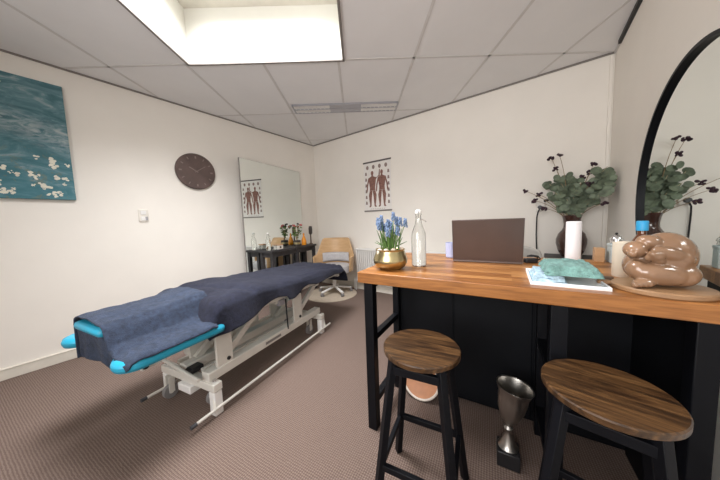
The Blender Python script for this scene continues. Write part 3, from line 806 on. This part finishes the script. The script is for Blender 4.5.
# laptop, opened away from the camera: its back faces us
LA = V((-.398, 1.475, DZ)); LB = V((-.052, 1.525, DZ)); d = (LB - LA); LW = d.length; ang = math.atan2(d.y, d.x)
t = thing('laptop', 'brown-grey laptop seen from the back of its open lid on the desk', 'laptop', LA, ang)
b = B(); b.box((0, .0, .0), (LW, .235, .017)); b.build('laptop_base', 'laptop_shell', t, bevel=.004)
b = B(); b.box((0, 0, 0), (LW, .007, .243), M=Matrix.Translation((0, -.002, .012)) @ Matrix.Rotation(R(13), 4, 'X')); f = b.build('lid', 'laptop_shell', t, bevel=.003)
b = B(); b.box((.01, .0072, .012), (LW - .01, .0082, .232), M=Matrix.Translation((0, -.002, .012)) @ Matrix.Rotation(R(13), 4, 'X')); b.build('screen', 'black_plastic', f)
b = B(); b.box((.03, .06, .0172), (LW - .03, .16, .0186)); b.build('keyboard', 'black_plastic', t)
b = B(); b.cyl((.05, .014, .016), (LW - .05, .014, .016), .005, seg=12); b.build('hinge', 'trim_dark', t)
# lilac cup half hidden behind the laptop
p = V((-.452, 1.62, DZ)); b = B(); b.lathe([(0, .001), (.026, 0), (.031, .006), (.033, .10), (.030, .10), (.028, .008), (0, .008)], c=p, seg=28, cap=False)
tag(b.build('cup', 'cup_lilac', loc=p), 'small lilac-blue cup half hidden by the left edge of the laptop', 'cup')
# black power adapter with cable
p = onz(531, 260, DZ); p.z = DZ; p = V((-.02, 1.60, DZ))
t = thing('power_adapter', 'black power adapter with a tangled lead at the right of the laptop', 'adapter', p, .5)
b = B(); b.box((-.03, -.018, 0), (.03, .018, .026)); b.build('brick', 'black_plastic', t, bevel=.005)
b = B(); b.tube([(.03, 0, .012), (.055, .01, .02), (.06, .04, .03), (.03, .05, .035), (.0, .03, .033), (.02, .01, .036), (.05, .03, .028), (.07, .06, .008), (.06, .08, .006)], .004, 7); b.build('lead', 'black_plastic', t)
# tray with cloths
t0 = DZ; TA_, TB_, TC_ = V((-.012, 1.098, 0)), V((.210, 1.117, 0)), None
ta = math.atan2(TB_.y - TA_.y, TB_.x - TA_.x); TW, TD = (TB_ - TA_).length, .27
t = thing('tray', 'flat white rectangular tray under the folded cloths on the desk', 'tray', (TA_.x, TA_.y, DZ), ta)
b = B(); b.box((0, 0, 0), (TW, TD, .004)); b.build('tray_base', 'paper_white', t, bevel=.001)
b = B()
for lo, hi in (((0, 0, .004), (TW, .006, .013)), ((0, TD - .006, .004), (TW, TD, .013)), ((0, .006, .004), (.006, TD - .006, .013)), ((TW - .006, .006, .004), (TW, TD - .006, .013))): b.box(lo, hi)
b.build('tray_rim', 'paper_white', t, bevel=.002)
def tl(x, y, z): q = V((x, y, 0)); c, s = cos(ta), sin(ta); return V((TA_.x + c * x - s * y, TA_.y + s * x + c * y, z))
def folded(name, mat, x0, x1, y0, y1, z0, h, label, seed, layers, puff):
    o = bpy.data.objects.new(name, None)
    b = B()
    for k in range(layers):
        za = z0 + h * k / layers; zb = h / layers
        ins = .006 * k
        def fn(u, v):
            x = x0 + ins + (x1 - x0 - 2 * ins) * u; y = y0 + ins + (y1 - y0 - 2 * ins) * v
            eu = min(1, min(u, 1 - u) * 22); ev = min(1, min(v, 1 - v) * 22); e = (eu * (2 - eu) * ev * (2 - ev)) ** .5
            n = wr((x * 26, y * 26, k), 1, seed); dome = puff * sin(pi * u) ** .35 * sin(pi * v) ** .35 * (k + 1) / layers * (1 + .35 * wr((x * 9, y * 9, 0), 1, seed + 7))
            cr = abs(wr((x * 40 + y * 14, y * 18 - x * 8, k), 1, seed + 2))
            w_ = .009 * wr((x * 24, y * 24, 0), 1, seed + 4)
            return tl(x + w_, y + w_, za + zb * .96 * e + dome + (.005 * n + 1.3 * puff * (.3 - cr)) * e)
        b.grid(fn, 44, 44)
        def under(u, v):
            q = fn(u, v); return V((q.x, q.y, za + .0004 + (.0 if k == 0 else puff * .6 * sin(pi * u) ** .35 * sin(pi * v) ** .35)))
        b.grid(under, 44, 44)
    bmesh.ops.remove_doubles(b.bm, verts=b.bm.verts, dist=1e-5)
    bpy.data.objects.remove(o)
    c = tl((x0 + x1) / 2, (y0 + y1) / 2, z0)
    return tag(b.build(name, mat, ang=70, loc=c), label, 'cloth')
folded('folded_cloth', 'cloth_pale', .010, .110, .012, .23, DZ + .0045, .030, 'pale blue folded cloth at the left side of the tray', 3, 3, .002)
folded('folded_cloth', 'cloth_teal', .046, .208, .016, .240, DZ + .0375, .030, 'rumpled teal green cloth on top of the pale blue one', 8, 3, .008)
# white pillar candle
p = V((.150, 1.56, DZ)); t = thing('pillar_candle', 'tall white pillar candle standing behind the teal cloth', 'candle', p)
b = B(); b.lathe([(0, 0), (.029, 0), (.030, .003), (.030, .222), (.027, .225), (.02, .219), (0, .217)], seg=36); b.build('wax', 'candle_white', t)
b = B(); b.cyl((0, 0, .215), (.001, 0, .222), .0012, seg=6); b.build('wick', 'black_plastic', t)
# sculpture on a round board
BC = V((.335, 1.205, DZ))
t = thing('chopping_board', 'round wooden board carrying the glossy brown sculpture', 'board', BC)
b = B(); b.lathe([(0, 0), (.110, 0), (.114, .004), (.114, .014), (.110, .018), (0, .018)], seg=56); b.build('board_disc', 'board_wood', t)
b = B(); b.box((-.148, .006, .003), (-.108, .036, .016)); b.build('grip', 'board_wood', t, bevel=.005)
p = V((.222, 1.272, DZ)); b = B(); b.box((p.x - .018, p.y - .012, DZ), (p.x + .018, p.y + .012, DZ + .021))
tag(b.build('wooden_block', 'dark_wood', loc=p, bevel=.003), 'tiny dark wooden block beside the grip of the round board', 'block')
def blob(name, mat, parts, vox=.0045, it=6):
    b = B()
    for c, r, rot in parts: b.ell(c, r, rot, 24, 16)
    me = bpy.data.meshes.new(name); b.bm.to_mesh(me); b.bm.free(); o = bpy.data.objects.new(name, me); COL.objects.link(o)
    m1 = o.modifiers.new('r', 'REMESH'); m1.mode = 'VOXEL'; m1.voxel_size = vox
    m2 = o.modifiers.new('s', 'SMOOTH'); m2.factor = .5; m2.iterations = it
    dg = bpy.context.evaluated_depsgraph_get(); e2 = bpy.data.meshes.new_from_object(o.evaluated_get(dg)); o.modifiers.clear(); o.data = e2
    e2.materials.clear(); e2.materials.append(MATS[mat]); e2.polygons.foreach_set('use_smooth', [True] * len(e2.polygons)); return o
bz = DZ + .018
parts = [
 ((.020, .006, .096), (.070, .068, .080), (0, .15, .2)),     # rounded back
 ((.040, .006, .056), (.044, .054, .050), (0, 0, 0)),        # hip
 ((-.022, .012, .062), (.056, .05, .056), (0, 0, 0)),        # belly core
 ((-.026, -.010, .142), (.036, .032, .025), (0, .35, .2)),   # shoulder
 ((-.064, -.014, .120), (.030, .032, .028), (0, -.2, 0)),    # bowed head
 ((-.082, -.036, .108), (.012, .013, .012), (0, 0, 0)),      # nose
 ((-.004, -.052, .112), (.046, .020, .020), (0, .32, .1)),   # upper arm
 ((.034, -.046, .096), (.026, .019, .019), (0, .55, .3)),    # elbow
 ((-.038, -.058, .106), (.021, .018, .018), (0, .2, 0)),     # fist
 ((-.030, -.052, .090), (.018, .016, .011), (0, .3, 0)),
 ((-.054, -.056, .098), (.010, .010, .010), (0, 0, 0)), ((-.050, -.068, .110), (.009, .009, .010), (0, 0, 0)),
 ((-.014, -.042, .044), (.070, .034, .037), (0, .10, .05)),  # thigh along the front
 ((-.068, -.030, .056), (.025, .030, .031), (0, 0, 0)),      # knee
 ((.040, -.026, .040), (.044, .038, .038), (0, -.15, 0)),
 ((-.060, -.054, .016), (.030, .020, .015), (0, 0, .2)),     # foot
 ((.066, -.024, .020), (.014, .010, .010), (0, 0, 0)),
] + [((-.090 + .0125 * i, -.070 + .002 * i, .011 + .001 * i), (.0078, .010, .0092), (0, 0, 0)) for i in range(4)]
o = blob('sculpture', 'ceramic_skin', parts, .0028, 7); o.location = (BC.x - .007, BC.y + .012, bz + .0005); o.rotation_euler.z = R(16)
tag(o, 'glossy brown ceramic sculpture of a curled-up figure on the round board', 'sculpture')
bpy.context.view_layer.update()
zmin = min(v.co.z for v in o.data.vertices); o.location.z = bz - zmin + .0003
# beige candle, dispenser, block, amber bottle, jar on a box, navy bottle
p = V((.288, 1.405, DZ)); b = B(); b.lathe([(0, 0), (.029, 0), (.031, .003), (.031, .140), (.029, .143), (.027, .142), (.026, .138), (0, .136)], c=p, seg=36)
tag(b.build('pillar_candle', 'candle_beige', loc=p), 'stout beige pillar candle left of the sculpture', 'candle')
p = V((.276, 1.785, DZ)); b = B(); b.box((p.x - .02, p.y - .03, DZ), (p.x + .02, p.y + .03, DZ + .075))
tag(b.build('wooden_block', 'light_wood', loc=p, bevel=.003), 'upright light wood block at the back edge of the desk', 'block')
p = V((.377, 1.58, DZ)); t = thing('amber_bottle', 'dark amber bottle with a bright blue cap behind the sculpture', 'bottle', p)
b = B(); b.lathe([(0, 0), (.030, 0), (.032, .004), (.032, .118), (.026, .140), (.014, .160), (.014, .178), (0, .178)], seg=30); b.build('bottle_body', 'amber_glass', t)
b = B(); b.lathe([(0, .1785), (.019, .1785), (.019, .218), (.017, .221), (0, .221)], seg=24); b.build('cap', 'cap_blue', t)
b = B(); b.lathe([(.0322, .035), (.0328, .035), (.0328, .128), (.0300, .132), (.0322, .11)], seg=30, cap=False); b.build('label', 'amber_label', t)
p = V((.337, 1.775, DZ)); t = thing('gift_box', 'pale grey-teal box behind the beige candle at the desk back corner', 'box', p, DA)
b = B(); b.box((-.025, -.03, 0), (.025, .03, .085)); b.build('box_body', 'teal_box', t, bevel=.003)
b = B(); b.box((-.027, -.032, .0852), (.027, .032, .1)); b.build('lid', 'teal_box', t, bevel=.003)
p = V((.337, 1.775, DZ + .1005)); t = thing('lidded_jar', 'small silver domed jar with a dark knob standing on the teal box', 'jar', p)
b = B(); b.lathe([(0, 0), (.020, 0), (.024, .004), (.022, .018), (.026, .02), (.026, .024), (.018, .038), (.006, .046), (0, .047)], seg=26); b.build('jar_body', 'chrome', t)
b = B(); b.ell((0, 0, .052), .006, u=12, v=8); b.build('knob', 'black_plastic', t)
# ------------------------------------------------------------------ behind the desk: side table, vase and bouquet, office chair
t = thing('side_table', 'low black side table in the back right corner under the vase', 'side table', (.275, 2.95, 0))
b = B(); b.box((-.20, -.16, .70), (.20, .16, .735)); b.build('table_top', 'black_wood', t, bevel=.003)
for sx in (-1, 1):
    for sy in (-1, 1):
        b = B(); b.box((sx * .18 - .018, sy * .14 - .018, 0), (sx * .18 + .018, sy * .14 + .018, .70)); b.build('leg', 'black_wood', t)
VP_ = V((.268, 2.95, .7355))
t = thing('vase', 'dark brown glazed vase with round belly and flared neck', 'vase', VP_)
b = B(); b.lathe([(0, 0), (.065, 0), (.072, .008), (.098, .06), (.112, .125), (.112, .165), (.096, .215), (.070, .25), (.060, .272), (.058, .30), (.064, .35), (.073, .385), (.069, .385), (.059, .35), (.053, .30), (.055, .275), (.0, .26)], seg=44, cap=False); b.build('vase_body', 'vase_glaze', t)
t = thing('eucalyptus_bouquet', 'eucalyptus branches with dark berries standing in the brown vase', 'bouquet', VP_ + V((0, 0, .34)))
rr = random.Random(21)
# (tip x, y, z) relative to the vase mouth, kind: g leafy, d dark twig
tips = [(-.10, -.02, .40, 'g'), (-.03, .03, .42, 'g'), (-.17, .0, .35, 'g'), (.02, -.05, .36, 'g'), (.08, .02, .33, 'g'), (.20, -.10, .44, 'h'), (.215, -.16, .36, 'h'), (.19, -.18, .24, 'h'), (.21, -.05, .30, 'h'), (-.13, -.08, .26, 'g'), (.0, -.10, .28, 'g'), (.09, -.09, .25, 'g'), (-.05, -.12, .19, 'g'), (.06, -.13, .17, 'g'),
        (-.165, .02, .60, 'd'), (-.105, -.03, .605, 'd'), (-.125, .0, .49, 'd'), (-.36, -.03, .30, 'd'), (-.28, -.04, .20, 'd'), (-.25, .02, .26, 'd'), (-.21, -.08, .12, 'd'), (.11, -.03, .42, 'd'), (.06, -.06, .38, 'd'), (.14, .03, .50, 'd'), (.19, -.12, .14, 'd'), (.10, -.10, .31, 'd')]
for tx, ty, tz, kind in tips:
    a = math.atan2(ty, tx); p0 = V((.03 * cos(a), .03 * sin(a), -.02)); tip = V((tx, ty, tz)); mid = V((tx * .35, ty * .4, tz * .55 + .02))
    pts = []
    for i in range(9):
        s = i / 8; pts.append(p0 * (1 - s) ** 2 + mid * 2 * s * (1 - s) + tip * s * s)
    b = B(); b.tube(pts, [.004 - .0022 * i / 8 for i in range(9)], 6); br = b.build('branch', 'stem_pale' if kind != 'd' else 'stem_brown', t)
    if kind in 'gh':
        b = B()
        lo = .32 if kind == 'g' else .50
        for k in range(30 if kind == 'g' else 20):
            s = lo + (1 - lo) * rr.random() ** .8; j = min(7, int(s * 8)); q = pts[j].lerp(pts[j + 1], s * 8 - j)
            q = q + V((rr.uniform(-.042, .042), rr.uniform(-.05, .05), rr.uniform(-.03, .03)))
            if q.x > .225: q.x = .225 - rr.random() * .03
            b.disc(q, rr.uniform(.019, .034) * (1 if kind == 'g' else 1.1), (R(90) + rr.uniform(-.9, .9), rr.uniform(-.8, .8), rr.uniform(-.7, .7)), 11, .15)
        b.build('leaves', 'eucalyptus', br)
    else:
        b = B()
        for k in range(8):
            q = tip + V((rr.uniform(-.022, .022), rr.uniform(-.012, .012), rr.uniform(-.016, .012)))
            b.ell(q, (rr.uniform(.008, .014), .009, rr.uniform(.007, .012)), (0, rr.uniform(-1, 1), 0), 8, 6)
        for s in ():
            j = 6; q = pts[j] + V((rr.uniform(-.012, .012), 0, .008)); b.ell(q, .008, u=8, v=6)
        b.build('berries', 'dark_berry', br)
# office chair behind the desk
t = thing('office_chair', 'grey round-backed chair half hidden behind the desk and laptop', 'chair', (-.13, 2.28, 0), R(0))
b = B(); b.lathe([(0, .44), (.2, .44), (.22, .455), (.22, .49), (.2, .505), (0, .51)], seg=32); b.build('seat', 'office_grey', t)
def obk(u, v):
    a = R(-60 + 120 * u) + pi / 2; z = .56 + .315 * v * (1 - .10 * (2 * u - 1) ** 2 * v)
    sh = 1 - .25 * max(0, v - .55) ** 1.5 * 2
    return V((.215 * cos(a) * sh, .20 * sin(a) + .02, z))
b = B(); b.grid(obk, 22, 10); b.build('backrest', 'office_grey', t, solid=.025, subd=1)
b = B(); b.bar((0, .17, .47), (0, .24, .60), .05, .012); b.cyl((0, 0, .08), (0, 0, .44), .022, seg=14); b.build('column', 'black_plastic', t)
for i in range(5):
    a = R(90 + 72 * i); dd = V((cos(a), sin(a), 0)); b = B(); b.bar(V((0, 0, .09)), dd * .26 + V((0, 0, .06)), .03, .02); b.ell(dd * .25 + V((0, 0, .027)), .027, u=12, v=8); b.build('base_leg', 'black_plastic', t)

# ------------------------------------------------------------------ round mirror on the right wall
t = thing('round_mirror', 'large round mirror in a deep black metal frame on the right wall', 'mirror', (RX - .001, 1.615, 1.215))
MY = Matrix.Rotation(R(-90), 4, 'Y')
b = B(); b.lathe([(0, .027), (.548, .027), (.548, .031), (0, .031)], seg=96, M=MY); b.build('mirror_pane', 'mirror', t, smooth=False)
b = B(); b.lathe([(.549, .0), (.563, .0), (.563, .048), (.549, .048), (.549, .0)], seg=112, M=MY, cap=False); b.build('frame', 'dark_steel', t)

# ------------------------------------------------------------------ light
w = bpy.data.worlds.new('world'); SC.world = w; w.use_nodes = True
w.node_tree.nodes['Background'].inputs['Color'].default_value = (.75, .85, 1, 1); w.node_tree.nodes['Background'].inputs['Strength'].default_value = .6
def area(name, loc, rot, sx, sy, e, col, spread=pi):
    l = bpy.data.lights.new(name, 'AREA'); l.shape = 'RECTANGLE'; l.size = sx; l.size_y = sy; l.energy = e; l.color = col
    l.spread = spread
    o = bpy.data.objects.new(name, l); COL.objects.link(o); o.location = loc; o.rotation_euler = rot; return o
area('roof_window_daylight', gp((C0 + C1) / 2, (G0 + G1) / 2, ZT - .01), (0, 0, -GR), 1.0, 1.0, 56, (.985, .985, 1), R(135))
area('front_window_fill', ((WX0 + WX1) / 2, FY - .02, (WZ0 + WZ1) / 2), (R(90), 0, 0), WX1 - WX0 - .1, WZ1 - WZ0 - .1, 27, (1, .975, .955), R(130))  # added fill light, aimed at the back wall from the unseen window
vs = SC.view_settings
vs.view_transform = 'Standard'; vs.look = 'None'; vs.gamma = 1; vs.use_curve_mapping = False; vs.exposure = .5
SC.cycles.use_denoising = True
SC.cycles.max_bounces = 12; SC.cycles.diffuse_bounces = 6; SC.cycles.glossy_bounces = 6; SC.cycles.transmission_bounces = 10
SC.cycles.sample_clamp_indirect = 8
